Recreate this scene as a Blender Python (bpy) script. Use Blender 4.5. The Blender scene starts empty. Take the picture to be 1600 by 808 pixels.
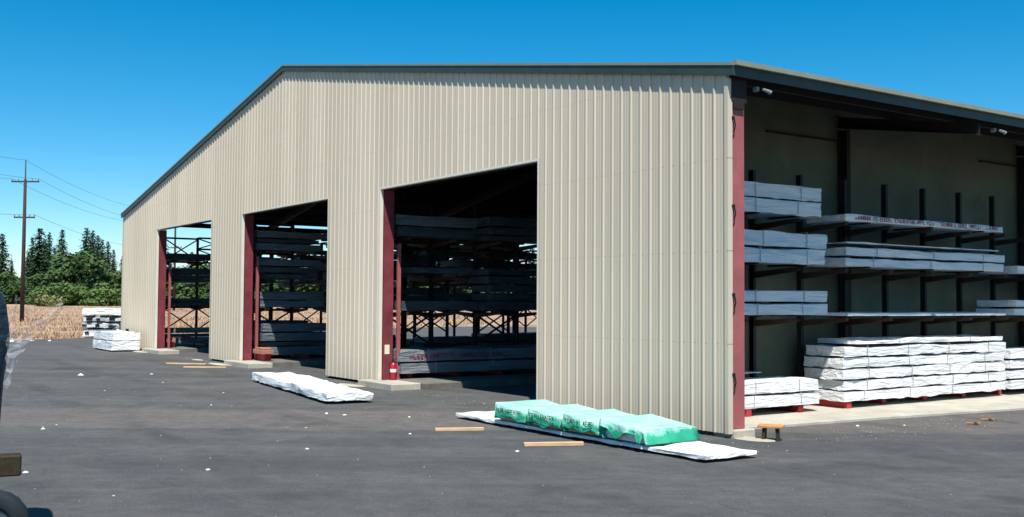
import bpy, bmesh, math, random
from mathutils import Vector, Matrix, noise
R = math.radians
C = bpy.context.scene.collection
scn = bpy.context.scene
random.seed(7)

# ------------------------------------------------------------------ camera
F_PX, YAW, PIT, ROL = 1644.11, 0.6033, 0.0404, -0.0062
CAM = Vector((12.0886, -12.6206, 2.2))
fw = Vector((-math.cos(YAW)*math.cos(PIT), math.sin(YAW)*math.cos(PIT), math.sin(PIT)))
rr = Vector((math.sin(YAW), math.cos(YAW), 0)); uu = rr.cross(fw)
r2 = rr*math.cos(ROL) - uu*math.sin(ROL); u2 = rr*math.sin(ROL) + uu*math.cos(ROL)
cd = bpy.data.cameras.new('camera'); cam = bpy.data.objects.new('camera', cd); C.objects.link(cam)
M = Matrix((r2, u2, -fw)).transposed().to_4x4(); M.translation = CAM
cam.matrix_world = M
cd.sensor_width = 36; cd.lens = 36*F_PX/1600; cd.clip_end = 3000; cd.clip_start = .05
scn.camera = cam
def at(px, py, Z):            # a point of the place seen along this line of sight, Z metres away
    return CAM + Z*(fw + r2*((px-800)/F_PX) - u2*((py-404)/F_PX))
def atxy(px, Z):
    p = at(px, 466, Z); return p.x, p.y

# ------------------------------------------------------------------ tagging
def tag(o, label=None, cat=None, group=None, kind=None):
    if label: o['label'] = label
    if cat: o['category'] = cat
    if group: o['group'] = group
    if kind: o['kind'] = kind
    return o
def empty(name, loc=(0, 0, 0), rz=0, label=None, cat=None, group=None):
    o = bpy.data.objects.new(name, None); C.objects.link(o)
    o.location = loc; o.rotation_euler = (0, 0, rz); o.empty_display_size = .2
    return tag(o, label, cat, group)
def link(name, me, parent=None, loc=None):
    o = bpy.data.objects.new(name, me); C.objects.link(o)
    if parent: o.parent = parent
    if loc is not None: o.location = loc
    return o
def copy_tree(o, parent=None):
    c = o.copy(); C.objects.link(c)
    if parent: c.parent = parent
    for ch in list(o.children): copy_tree(ch, c)
    return c

# ------------------------------------------------------------------ mesh builder
class MB:
    def __init__(s): s.v = []; s.f = []
    def quad(s, a, b, c, d):
        i = len(s.v); s.v += [tuple(a), tuple(b), tuple(c), tuple(d)]; s.f.append((i, i+1, i+2, i+3))
    def box(s, x0, x1, y0, y1, z0, z1):
        i = len(s.v)
        s.v += [(x0,y0,z0),(x1,y0,z0),(x1,y1,z0),(x0,y1,z0),(x0,y0,z1),(x1,y0,z1),(x1,y1,z1),(x0,y1,z1)]
        s.f += [tuple(i+k for k in q) for q in ((0,3,2,1),(4,5,6,7),(0,1,5,4),(1,2,6,5),(2,3,7,6),(3,0,4,7))]
    def bar(s, a, b, w, h=None, up=(0, 0, 1)):
        a = Vector(a); b = Vector(b); h = h or w
        d = (b-a).normalized(); up = Vector(up)
        if abs(d.dot(up)) > .98: up = Vector((0, 1, 0))
        x = d.cross(up).normalized()*w/2; y = x.cross(d).normalized()*h/2
        i = len(s.v)
        for p in (a, b):
            for q in (-x-y, x-y, x+y, -x+y): s.v.append(tuple(p+q))
        s.f += [tuple(i+k for k in q) for q in ((0,1,2,3),(7,6,5,4),(0,4,5,1),(1,5,6,2),(2,6,7,3),(3,7,4,0))]
    def tube(s, pts, rad, n=8, cap=True):
        pts = [Vector(p) for p in pts]; rings = []
        if not hasattr(rad, '__len__'): rad = [rad]*len(pts)
        for k, p in enumerate(pts):
            d = (pts[min(k+1, len(pts)-1)] - pts[max(k-1, 0)]).normalized()
            u = Vector((0, 0, 1)) if abs(d.z) < .9 else Vector((1, 0, 0))
            x = d.cross(u).normalized(); y = x.cross(d)
            base = len(s.v)
            for j in range(n):
                a = 2*math.pi*j/n; s.v.append(tuple(p + (x*math.cos(a)+y*math.sin(a))*rad[k]))
            rings.append(base)
        for a, b in zip(rings, rings[1:]):
            for j in range(n): s.f.append((a+j, a+(j+1) % n, b+(j+1) % n, b+j))
        if cap:
            s.f.append(tuple(rings[0]+j for j in range(n))[::-1]); s.f.append(tuple(rings[-1]+j for j in range(n)))
    def prism(s, pts, z0, z1):     # pts ccw in xy
        i = len(s.v); n = len(pts)
        s.v += [(x, y, z0) for x, y in pts] + [(x, y, z1) for x, y in pts]
        s.f.append(tuple(range(i+n-1, i-1, -1))); s.f.append(tuple(range(i+n, i+2*n)))
        for k in range(n): s.f.append((i+k, i+(k+1) % n, i+n+(k+1) % n, i+n+k))
    def mesh(s, name, mat, smooth=False, bevel=0):
        me = bpy.data.meshes.new(name); me.from_pydata(s.v, [], s.f); me.materials.append(mat)
        if bevel:
            bm = bmesh.new(); bm.from_mesh(me)
            bmesh.ops.bevel(bm, geom=bm.edges[:], offset=bevel, segments=1, affect='EDGES', clamp_overlap=True)
            bm.to_mesh(me); bm.free()
        if smooth:
            for p in me.polygons: p.use_smooth = True
        return me
    def build(s, name, mat, parent=None, loc=None, smooth=False, bevel=0):
        return link(name, s.mesh(name, mat, smooth, bevel), parent, loc)

# ------------------------------------------------------------------ materials
def newmat(name, rough=.6, spec=.3, metal=0):
    m = bpy.data.materials.new(name); m.use_nodes = True
    nt = m.node_tree; b = nt.nodes['Principled BSDF']
    b.inputs['Roughness'].default_value = rough; b.inputs['Metallic'].default_value = metal
    b.inputs['Specular IOR Level'].default_value = spec
    return m, nt, b
def N(nt, t, **k):
    n = nt.nodes.new(t)
    for a, v in k.items():
        if a in n.inputs.keys() if hasattr(n.inputs, 'keys') else False: n.inputs[a].default_value = v
        else: setattr(n, a, v)
    return n
def mapped(nt, scale=(1, 1, 1), rot=(0, 0, 0), world=False):
    if world:
        g = nt.nodes.new('ShaderNodeNewGeometry'); out = g.outputs['Position']
    else:
        g = nt.nodes.new('ShaderNodeTexCoord'); out = g.outputs['Object']
    mp = nt.nodes.new('ShaderNodeMapping'); mp.inputs['Scale'].default_value = scale
    mp.inputs['Rotation'].default_value = rot
    nt.links.new(out, mp.inputs['Vector']); return mp.outputs['Vector']
def tex(nt, vec, scale, detail=5, rough=.6, dist=0):
    n = nt.nodes.new('ShaderNodeTexNoise'); n.inputs['Scale'].default_value = scale
    n.inputs['Detail'].default_value = detail; n.inputs['Roughness'].default_value = rough
    n.inputs['Distortion'].default_value = dist
    nt.links.new(vec, n.inputs['Vector']); return n.outputs['Fac']
def ramp(nt, fac, stops):
    r = nt.nodes.new('ShaderNodeValToRGB'); e = r.color_ramp.elements
    while len(e) < len(stops): e.new(.5)
    for k, (p, c) in enumerate(stops): e[k].position = p; e[k].color = (*c, 1)
    nt.links.new(fac, r.inputs['Fac']); return r.outputs['Color']
def mix(nt, fac, a, b, mode='MIX'):
    m = nt.nodes.new('ShaderNodeMix'); m.data_type = 'RGBA'; m.blend_type = mode
    if isinstance(fac, (int, float)): m.inputs[0].default_value = fac
    else: nt.links.new(fac, m.inputs[0])
    for i, x in ((6, a), (7, b)):
        if isinstance(x, tuple): m.inputs[i].default_value = (*x, 1)
        else: nt.links.new(x, m.inputs[i])
    return m.outputs[2]
def bump(nt, b, h, strength=.3, dist=.02):
    n = nt.nodes.new('ShaderNodeBump'); n.inputs['Strength'].default_value = strength
    n.inputs['Distance'].default_value = dist
    nt.links.new(h, n.inputs['Height']); nt.links.new(n.outputs[0], b.inputs['Normal'])
def simple(name, c, rough=.6, spec=.3, metal=0, var=.15, scale=3, bs=.0, world=True):
    m, nt, b = newmat(name, rough, spec, metal)
    v = mapped(nt, world=world)
    t = tex(nt, v, scale)
    lo = tuple(x*(1-var) for x in c); hi = tuple(min(1, x*(1+var)) for x in c)
    nt.links.new(ramp(nt, t, [(.3, lo), (.7, hi)]), b.inputs['Base Color'])
    if bs: bump(nt, b, tex(nt, v, scale*8), bs)
    return m

def m_siding():
    m, nt, b = newmat('painted_siding', .5, .3)
    v = mapped(nt, world=True)
    # panel sheets about a metre wide differ slightly in tone
    sx = nt.nodes.new('ShaderNodeSeparateXYZ'); nt.links.new(v, sx.inputs[0])
    d = nt.nodes.new('ShaderNodeMath'); d.operation = 'DIVIDE'; d.inputs[1].default_value = 1.05; nt.links.new(sx.outputs[0], d.inputs[0])
    fl = nt.nodes.new('ShaderNodeMath'); fl.operation = 'FLOOR'; nt.links.new(d.outputs[0], fl.inputs[0])
    wn = nt.nodes.new('ShaderNodeTexWhiteNoise'); wn.noise_dimensions = '1D'; nt.links.new(fl.outputs[0], wn.inputs['W'])
    base = ramp(nt, wn.outputs['Value'], [(0, (.55, .475, .365)), (1, (.62, .538, .418))])
    st = tex(nt, mapped(nt, (3, 3, .25), world=True), 1.6, 6)
    base = mix(nt, ramp(nt, st, [(.45, (0, 0, 0)), (.8, (.22, .22, .22))]), base, (.40, .36, .28))
    # splash dirt near the ground has a ragged edge of its own
    mr = nt.nodes.new('ShaderNodeMapRange'); mr.inputs[1].default_value = 0; mr.inputs[2].default_value = .7
    mr.inputs[3].default_value = .55; mr.inputs[4].default_value = 0; nt.links.new(sx.outputs[2], mr.inputs[0])
    mu = nt.nodes.new('ShaderNodeMath'); mu.operation = 'MULTIPLY'; nt.links.new(mr.outputs[0], mu.inputs[0]); nt.links.new(tex(nt, v, 2.5, 6), mu.inputs[1])
    base = mix(nt, mu.outputs[0], base, (.34, .32, .24))
    # screw rows along the girts, dots of dark rubber washers with faint rust under them
    fz = nt.nodes.new('ShaderNodeMath'); fz.operation = 'PINGPONG'; fz.inputs[1].default_value = .76; nt.links.new(sx.outputs[2], fz.inputs[0])
    fx = nt.nodes.new('ShaderNodeMath'); fx.operation = 'PINGPONG'; fx.inputs[1].default_value = .131; nt.links.new(sx.outputs[0], fx.inputs[0])
    la = nt.nodes.new('ShaderNodeMath'); la.operation = 'LESS_THAN'; la.inputs[1].default_value = .011; nt.links.new(fz.outputs[0], la.inputs[0])
    lb = nt.nodes.new('ShaderNodeMath'); lb.operation = 'LESS_THAN'; lb.inputs[1].default_value = .014; nt.links.new(fx.outputs[0], lb.inputs[0])
    lc = nt.nodes.new('ShaderNodeMath'); lc.operation = 'MULTIPLY'; nt.links.new(la.outputs[0], lc.inputs[0]); nt.links.new(lb.outputs[0], lc.inputs[1])
    ld_ = nt.nodes.new('ShaderNodeMath'); ld_.operation = 'MULTIPLY_ADD'; ld_.inputs[1].default_value = .45; nt.links.new(lc.outputs[0], ld_.inputs[0])
    le = nt.nodes.new('ShaderNodeMath'); le.operation = 'MULTIPLY'; le.inputs[1].default_value = .04; nt.links.new(la.outputs[0], le.inputs[0]); nt.links.new(le.outputs[0], ld_.inputs[2])
    base = mix(nt, ld_.outputs[0], base, (.16, .14, .11))
    nt.links.new(base, b.inputs['Base Color'])
    bump(nt, b, tex(nt, mapped(nt, (1, 1, .5), world=True), 1.1, 3), .25, .03)
    return m
def m_asphalt():
    m, nt, b = newmat('asphalt', .9, .25)
    v = mapped(nt, world=True)
    fine = tex(nt, v, 34, 9, .85)
    mid = tex(nt, mapped(nt, (.6, 1, 1), (0, 0, R(20)), world=True), .9, 7, .65)
    # paving lanes laid side by side, each with its own age
    m1 = mapped(nt, (1, 1, 1), (0, 0, R(-55.4)), world=True)      # x along the lanes, y across them
    m2 = nt.nodes.new('ShaderNodeMapping'); m2.inputs['Scale'].default_value = (.02, .42, 1); nt.links.new(m1, m2.inputs['Vector'])
    lanes = tex(nt, m2.outputs[0], 1.0, 5, .6)
    c = ramp(nt, lanes, [(.36, (.056, .061, .066)), (.45, (.076, .080, .083)), (.50, (.095, .096, .095)), (.56, (.072, .076, .080)), (.66, (.060, .065, .070))])
    sp = nt.nodes.new('ShaderNodeSeparateXYZ'); nt.links.new(m1, sp.inputs[0])
    wob = nt.nodes.new('ShaderNodeMath'); wob.operation = 'MULTIPLY_ADD'; wob.inputs[1].default_value = 1.2
    nt.links.new(tex(nt, v, .6, 4), wob.inputs[0]); nt.links.new(sp.outputs[1], wob.inputs[2])
    band = nt.nodes.new('ShaderNodeMapRange'); band.inputs[1].default_value = -2; band.inputs[2].default_value = 8; nt.links.new(wob.outputs[0], band.inputs[0])
    c = mix(nt, ramp(nt, band.outputs[0], [(.33, (0, 0, 0)), (.36, (.8, .8, .8)), (.63, (.8, .8, .8)), (.68, (.1, .1, .1))]), c, (.150, .132, .124))
    dust = tex(nt, mapped(nt, (1, 1, 1), world=True), .35, 9, .75, .4)
    c = mix(nt, ramp(nt, dust, [(.50, (0, 0, 0)), (.66, (.55, .55, .55))]), c, (.14, .135, .122))
    # faint tyre tracks sweeping across the yard, broken up by wear
    wv2 = nt.nodes.new('ShaderNodeTexWave'); wv2.wave_type = 'RINGS'; wv2.inputs['Scale'].default_value = .11; wv2.inputs['Distortion'].default_value = 2.5; wv2.inputs['Detail'].default_value = 2
    mo = nt.nodes.new('ShaderNodeMapping'); mo.inputs['Location'].default_value = (-22, 9, 0); nt.links.new(v, mo.inputs['Vector']); nt.links.new(mo.outputs[0], wv2.inputs['Vector'])
    tr_ = nt.nodes.new('ShaderNodeMath'); tr_.operation = 'MULTIPLY'
    nt.links.new(ramp(nt, wv2.outputs['Fac'], [(.90, (0, 0, 0)), (.97, (1, 1, 1))]), tr_.inputs[0]); nt.links.new(ramp(nt, tex(nt, v, .45, 7, .75), [(.42, (0, 0, 0)), (.62, (.55, .55, .55))]), tr_.inputs[1])
    c = mix(nt, tr_.outputs[0], c, (.030, .032, .034))
    stn = tex(nt, m1, 3.2, 9, .8)
    c = mix(nt, .7, c, ramp(nt, stn, [(.34, (.55, .55, .55)), (.62, (1.35, 1.35, 1.35))]), 'MULTIPLY')
    c = mix(nt, .35, c, ramp(nt, mid, [(.3, (.055, .058, .061)), (.7, (.12, .118, .112))]))
    c = mix(nt, .5, c, ramp(nt, fine, [(.38, (.25, .25, .25)), (.62, (1.75, 1.75, 1.75))]), 'MULTIPLY')
    st = tex(nt, v, .5, 4, .5)
    c = mix(nt, ramp(nt, st, [(.60, (0, 0, 0)), (.72, (.5, .5, .5))]), c, (.030, .033, .038))
    cr = nt.nodes.new('ShaderNodeTexVoronoi'); cr.feature = 'DISTANCE_TO_EDGE'; cr.inputs['Scale'].default_value = .16
    wv = nt.nodes.new('ShaderNodeVectorMath'); wv.operation = 'ADD'
    nz = nt.nodes.new('ShaderNodeTexNoise'); nz.inputs['Scale'].default_value = .8; nz.inputs['Detail'].default_value = 6
    nt.links.new(v, nz.inputs['Vector']); nt.links.new(v, wv.inputs[0]); nt.links.new(nz.outputs['Color'], wv.inputs[1])
    nt.links.new(wv.outputs[0], cr.inputs['Vector'])
    c = mix(nt, ramp(nt, cr.outputs['Distance'], [(0, (.22, .22, .22)), (.003, (0, 0, 0))]), c, (.022, .024, .028))
    nt.links.new(c, b.inputs['Base Color'])
    bump(nt, b, fine, .8, .02)
    return m
def m_field():
    m, nt, b = newmat('dry_field', .95, .1)
    v = mapped(nt, world=True)
    a = tex(nt, v, .12, 8, .7); f = tex(nt, v, 2.2, 8, .7)
    c = ramp(nt, a, [(.3, (.23, .150, .110)), (.48, (.35, .245, .175)), (.62, (.42, .31, .22)), (.75, (.22, .17, .10))])
    c = mix(nt, .5, c, ramp(nt, f, [(.3, (.55, .5, .45)), (.7, (1.35, 1.3, 1.25))]), 'MULTIPLY')
    nt.links.new(c, b.inputs['Base Color']); bump(nt, b, f, .8, .15)
    return m
def m_concrete():
    m, nt, b = newmat('concrete', .85, .25)
    v = mapped(nt, world=True)
    a = tex(nt, v, 1.3, 8, .65); f = tex(nt, v, 25, 6)
    c = ramp(nt, a, [(.3, (.36, .335, .275)), (.7, (.52, .49, .41))])
    c = mix(nt, .4, c, ramp(nt, f, [(.3, (.6, .6, .6)), (.7, (1.2, 1.2, 1.2))]), 'MULTIPLY')
    nt.links.new(c, b.inputs['Base Color']); bump(nt, b, f, .4, .01)
    return m
def m_wrap(name, c1, c2, rough=.42, trans=.0, bs=.8):
    m, nt, b = newmat(name, rough, .35)
    oi = nt.nodes.new('ShaderNodeObjectInfo')
    add = nt.nodes.new('ShaderNodeVectorMath'); add.operation = 'ADD'
    v0 = mapped(nt, (1, .32, 2.2)); nt.links.new(v0, add.inputs[0])
    cx = nt.nodes.new('ShaderNodeCombineXYZ'); mm = nt.nodes.new('ShaderNodeMath'); mm.operation = 'MULTIPLY'; mm.inputs[1].default_value = 37
    nt.links.new(oi.outputs['Random'], mm.inputs[0]); nt.links.new(mm.outputs[0], cx.inputs[0]); nt.links.new(cx.outputs[0], add.inputs[1])
    n1 = tex(nt, add.outputs[0], 3.2, 4, .55, 1.2); n2 = tex(nt, add.outputs[0], 14, 4, .6, .6)
    nt.links.new(ramp(nt, n1, [(.3, c1), (.7, c2)]), b.inputs['Base Color'])
    ad = nt.nodes.new('ShaderNodeMath'); ad.operation = 'MULTIPLY_ADD'; ad.inputs[1].default_value = .3
    nt.links.new(n2, ad.inputs[0]); nt.links.new(n1, ad.inputs[2])
    bump(nt, b, ad.outputs[0], bs, .09)
    if trans:
        b.inputs['Transmission Weight'].default_value = 0
    return m
def m_wood(name, c1, c2):
    m, nt, b = newmat(name, .75, .25)
    v = mapped(nt, (9, 1.2, 9)); t = tex(nt, v, 2.5, 6, .6, .8)
    nt.links.new(ramp(nt, t, [(.3, c1), (.7, c2)]), b.inputs['Base Color']); bump(nt, b, t, .2, .01)
    return m
def m_leaf(name, dark, mid, light, s=.35):
    m, nt, b = newmat(name, .7, .2)
    v = mapped(nt, world=True); t = tex(nt, v, s, 4, .7); t2 = tex(nt, v, 2.3, 2)
    c = ramp(nt, t, [(.34, dark), (.52, mid), (.68, light)])
    c = mix(nt, .45, c, ramp(nt, t2, [(.35, (.5, .55, .5)), (.65, (1.5, 1.45, 1.3))]), 'MULTIPLY')
    nt.links.new(c, b.inputs['Base Color'])
    try: b.inputs['Subsurface Weight'].default_value = 0
    except Exception: pass
    return m
MT = dict(
    shadecon=simple('shade_painted_concrete', (.15, .145, .125), .9, .2, var=.25),  # concrete of the indoor pads, darkened to paint in the interior shade
    oldpale=simple('pale_grit', (.42, .38, .31), .9, .2, var=.4, scale=5),
    siding=m_siding(), asphalt=m_asphalt(), field=m_field(), concrete=m_concrete(),
    trim=simple('tan_trim', (.22, .24, .19), .5, var=.08),
    pale_trim=simple('pale_door_trim', (.74, .69, .57), .5, var=.05),
    rake=simple('dark_green_fascia', (.030, .050, .042), .5, .4, var=.2),
    roofm=simple('roof_sheet', (.30, .30, .24), .5, var=.1),
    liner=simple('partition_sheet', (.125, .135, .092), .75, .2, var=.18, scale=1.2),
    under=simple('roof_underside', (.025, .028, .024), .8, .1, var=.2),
    red=simple('red_primer', (.34, .10, .10), .55, .3, var=.16, scale=2),
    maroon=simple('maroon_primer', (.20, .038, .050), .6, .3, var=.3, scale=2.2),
    base_red=simple('rack_base_red', (.42, .035, .035), .5, .35, var=.15),
    steel=simple('dark_rack_steel', (.022, .024, .026), .6, .25, var=.25),
    arm=simple('brown_rack_steel', (.055, .032, .024), .65, .2, var=.25),
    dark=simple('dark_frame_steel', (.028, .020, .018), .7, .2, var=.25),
    white=m_wrap('white_lumber_wrap', (.74, .75, .76), (.86, .86, .85)),
    grey=m_wrap('dull_lumber_wrap', (.42, .45, .47), (.66, .68, .68)),
    green=m_wrap('green_lumber_wrap', (.13, .56, .36), (.25, .68, .50), .35),
    shelf=m_wrap('shade_painted_shelf_wrap', (.030, .048, .060), (.075, .105, .125)),  # indoor wrap with the gloom of the shed painted into its colour
    shelf2=m_wrap('paler_shade_painted_shelf_wrap', (.075, .11, .13), (.15, .19, .215)),  # slightly lighter variant, interior shade still painted into the colour
    dim=m_wrap('shaded_wrap', (.15, .18, .21), (.25, .28, .31)),  # white wrap darkened in colour to stand for doorway shade
    blue=m_wrap('dark_blue_wrap', (.006, .020, .036), (.014, .045, .075), .6),
    bluegrey=m_wrap('smoky_film', (.04, .075, .10), (.085, .14, .18), .35),
    strap=simple('strap_band', (.40, .42, .45), .5, var=.1),
    dstrap=simple('dark_strap_band', (.03, .03, .035), .5, var=.1),
    redink=simple('red_print', (.30, .04, .07), .6, var=.2),
    greenink=simple('dark_green_print', (.008, .10, .065), .6, var=.2),
    wood=m_wood('pale_lumber', (.46, .30, .16), (.66, .46, .28)),
    orange=m_wood('orange_wood', (.42, .19, .07), (.58, .30, .12)),
    salmon=m_wood('reddish_lumber', (.30, .11, .07), (.46, .22, .15)),
    darkwood=m_wood('dark_timber', (.022, .018, .008), (.045, .036, .016)),
    pole=m_wood('pole_timber', (.035, .022, .018), (.075, .050, .038)),
    trunk=simple('bark', (.06, .045, .03), .9, var=.3),
    conifer=m_leaf('conifer_needles', (.018, .040, .022), (.038, .074, .036), (.068, .115, .050), .5),
    leaf=m_leaf('broad_leaves', (.026, .055, .020), (.050, .095, .030), (.085, .145, .045)),
    leaf2=m_leaf('light_leaves', (.05, .09, .028), (.085, .145, .04), (.13, .20, .06)),
    shrub=m_leaf('dry_shrub_leaves', (.10, .11, .045), (.17, .17, .07), (.24, .22, .10)),
    straw=simple('straw', (.44, .30, .19), .9, .1, var=.3, scale=1),
    tyre=simple('tyre_rubber', (.020, .026, .032), .75, .2, var=.3, scale=6),
    rim=simple('steel_rim', (.10, .12, .14), .4, .5, .6),
    paper=simple('paper_scrap', (.82, .82, .80), .7, var=.05),
    wire=simple('wire_metal', (.10, .13, .16), .6, .3, .0),
    extred=simple('extinguisher_red', (.40, .015, .03), .3, .5, var=.05),
    cream=simple('cream_card', (.80, .74, .52), .6, var=.08),
    lamp=simple('lamp_housing', (.20, .21, .20), .4, .5, var=.05),
    black=simple('black_rubber', (.012, .012, .012), .7, .2),
)
def m_green():
    m, nt, b = newmat('green_lumber_wrap', .35, .35)
    v = mapped(nt); sx = nt.nodes.new('ShaderNodeSeparateXYZ'); nt.links.new(v, sx.inputs[0])
    n1 = tex(nt, v, 5, 4, .6, .8); n2 = tex(nt, v, 2.2, 3)
    a = nt.nodes.new('ShaderNodeMath'); a.operation = 'MULTIPLY_ADD'; a.inputs[1].default_value = .30
    nt.links.new(n1, a.inputs[0]); nt.links.new(sx.outputs[2], a.inputs[2])
    lo = ramp(nt, n2, [(.35, (.010, .22, .12)), (.65, (.04, .36, .22))]); hi = ramp(nt, n2, [(.35, (.26, .60, .46)), (.65, (.42, .72, .61))])
    nt.links.new(mix(nt, ramp(nt, a.outputs[0], [(.285, (0, 0, 0)), (.36, (1, 1, 1))]), lo, hi), b.inputs['Base Color'])
    bump(nt, b, n1, .5, .05); return m
MT['green'] = m_green()
def m_film():
    m, nt, b = newmat('clear_torn_film', .35, .4)
    b.inputs['Base Color'].default_value = (.55, .58, .62, 1)
    t = tex(nt, mapped(nt, (2, 2, 7)), 3.5, 4, .6, 1)
    nt.links.new(ramp(nt, t, [(.40, (.04, .04, .04)), (.7, (.36, .36, .36))]), b.inputs['Alpha'])
    return m
MT['film'] = m_film()

# ------------------------------------------------------------------ light
EL = math.atan(1/math.hypot(.476, .30)); sd = Vector((.476, -.30, 1)).normalized()
sl = bpy.data.lights.new('sun', 'SUN'); sl.energy = 5.0; sl.angle = R(.5); sl.color = (1, .955, .88)
so = bpy.data.objects.new('sun', sl); C.objects.link(so); so.rotation_euler = sd.to_track_quat('Z', 'Y').to_euler(); so.location = (20, -20, 40)
w = bpy.data.worlds.new('World'); scn.world = w; w.use_nodes = True
wt = w.node_tree; bg = wt.nodes['Background']
sky = wt.nodes.new('ShaderNodeTexSky'); sky.sky_type = 'NISHITA'; sky.sun_disc = False
sky.sun_elevation = EL; sky.sun_rotation = math.atan2(sd.x, sd.y)
sky.air_density = .85; sky.dust_density = .0; sky.ozone_density = 4.5; sky.altitude = 300
hs = wt.nodes.new('ShaderNodeHueSaturation'); hs.inputs['Saturation'].default_value = 1.42; hs.inputs['Hue'].default_value = .485; hs.inputs['Value'].default_value = 1
wt.links.new(sky.outputs[0], hs.inputs['Color']); wt.links.new(hs.outputs[0], bg.inputs[0])
bg.inputs[1].default_value = .10
scn.view_settings.view_transform = 'Standard'; scn.view_settings.look = 'None'
scn.view_settings.exposure = .5; scn.view_settings.gamma = 1

# ------------------------------------------------------------------ building numbers
W, HE, HR, HD = 37.55, 5.99, 9.389, 5.07
DEP = 36.0
DOORS = [(-12.21, -5.28), (-22.24, -15.41), (-32.16, -25.37)]
SL = (HR-HE)/(W/2)
def roofz(x): return HE + SL*min(-x, W+x)
PADZ = .16

# ------------------------------------------------------------------ ground
def terr(x, y):
    d = math.hypot(x-CAM.x, y-CAM.y)
    t = max(0, min(1, (d-75)/150)); t = t*t*(3-2*t)
    z = 1.05*t - .03
    if d > 75: z += .18*noise.noise(Vector((x*.03, y*.03, 0)))*min(1, (d-75)/40)
    return z
bmv = MB()
rings = [0, 10, 20, 35, 50, 60, 70, 80, 90, 100, 112, 125, 140, 158, 178, 200, 225, 260, 320, 450, 800, 1500, 2600]
na = 96; idx = []
for r_ in rings:
    row = []
    for k in range(na):
        a = 2*math.pi*k/na; x = CAM.x + r_*math.cos(a); y = CAM.y + r_*math.sin(a)
        row.append(len(bmv.v)); bmv.v.append((x, y, terr(x, y)))
    idx.append(row)
for a, b in zip(idx, idx[1:]):
    for k in range(na): bmv.f.append((a[k], b[k], b[(k+1) % na], a[(k+1) % na]))
g = bmv.build('field', MT['field'], smooth=True); tag(g, kind='structure', label='dry brown grass field around the yard')
bmv = MB()
edge = []
for k in range(60):                      # the ragged left edge of the asphalt
    y = -30 + k*1.6
    edge.append((-47.8 - .6*(y+2.9) * (1 if y < 12 else .6) - (0 if y < 12 else 3.6) + .35*noise.noise(Vector((y*.7, 0, 0))), y))
poly = [(60, -60), (60, 64.4)] + [(-70, 64.4)] + edge[::-1] + [(-33, -60)]
bmv.v = [(x, y, 0) for x, y in poly]; bmv.f = [tuple(range(len(poly)))]
g = bmv.build('asphalt_yard', MT['asphalt']); tag(g, kind='structure', label='worn dark asphalt yard in front of the shed')

def slab(name, pts, z1, label, z0=-.1, bevel=.015, mat='concrete'):
    m_ = MB(); m_.prism(pts, z0, z1)
    return tag(m_.build(name, MT[mat], bevel=bevel), kind='structure', label=label)
slab('concrete_pad', [(-3.35, .45), (-.68, .75), (-.40, 4.9), (.02, 8.8), (.12, 30), (-3.35, 30)], .055, 'pale raised concrete pad with kerb face under the open side racks')
slab('concrete_pad', [(-15.3, .42), (-10.55, .42), (-10.55, 20), (-15.3, 20)], PADZ, 'raised concrete pad left inside the nearest doorway', mat='shadecon')
slab('concrete_pad', [(-25.3, .42), (-20.7, .42), (-20.7, 26), (-25.3, 26)], PADZ, 'raised concrete pad left inside the middle doorway', mat='shadecon')
slab('concrete_pad', [(-37.3, .42), (-31.3, .42), (-31.3, 34), (-37.3, 34)], PADZ, 'raised concrete pad left inside the farthest doorway', mat='shadecon')
# blocks which shield the door columns, standing proud of the wall
slab('concrete_kerb', [(-12.6, -.42), (-10.75, -.42), (-10.75, .40), (-12.12, .40), (-12.12, -.04), (-12.6, -.04)], .15, 'short concrete kerb block at the foot of the nearest door column')
slab('concrete_kerb', [(-22.7, -.42), (-20.4, -.42), (-20.4, .40), (-22.15, .40), (-22.15, -.04), (-22.7, -.04)], .15, 'short concrete kerb block at the foot of the middle door column')
slab('concrete_kerb', [(-32.7, -.40), (-30.2, -.40), (-30.2, .40), (-32.05, .40), (-32.05, -.04), (-32.7, -.04)], .15, 'short concrete kerb block at the foot of the farthest door column')
# spill of pale sand at the feet of the piers
def spill(cx, cy, rx, ry, label, seed):
    m_ = MB(); n = 26; random.seed(seed)
    ring = []
    for k in range(n):
        a = 2*math.pi*k/n; q = 1+.35*noise.noise(Vector((math.cos(a)*1.7, math.sin(a)*1.7, seed)))
        ring.append((cx+rx*q*math.cos(a), cy+ry*q*math.sin(a)))
    m_.v = [(x, y, .004) for x, y in ring] + [(cx+(x-cx)*.5, cy+(y-cy)*.5, .022) for x, y in ring] + [(cx, cy, .028)]
    for k in range(n):
        m_.f.append((k, (k+1) % n, n+(k+1) % n, n+k)); m_.f.append((n+k, n+(k+1) % n, 2*n))
    tag(m_.build('sand_spill', MT['concrete'], smooth=True), label, kind='structure')
spill(-12.7, -.55, .65, .22, 'thin spill of pale sand at the pier between near and middle doors', 1)
spill(-22.9, -.5, .9, .22, 'thin spill of pale sand at the pier left of the middle door', 2)
spill(-15.9, -.35, .55, .16, 'thin spill of pale sand right of the middle door', 3)
spill(-32.9, -.45, 1.0, .25, 'thin spill of pale sand left of the farthest door', 4)
spill(-25.8, -.3, .5, .15, 'thin spill of pale sand right of the farthest door', 5)
spill(.30, .28, .42, .22, 'thin spill of pale sand around the corner pier', 6)

# ------------------------------------------------------------------ the shed
shed = empty('lumber_shed', (-W/2, 0, 0), 0, 'long gabled tan ribbed metal shed with three tall doorways and open right side', 'shed')
SO = (-W/2, 0, 0)
def part(mb, name, mat, parent=None, **k):       # world coordinates -> child of the shed
    mb.v = [(x+W/2, y, z) for x, y, z in mb.v]
    return mb.build(name, MT[mat], parent or shed, **k)
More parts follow.
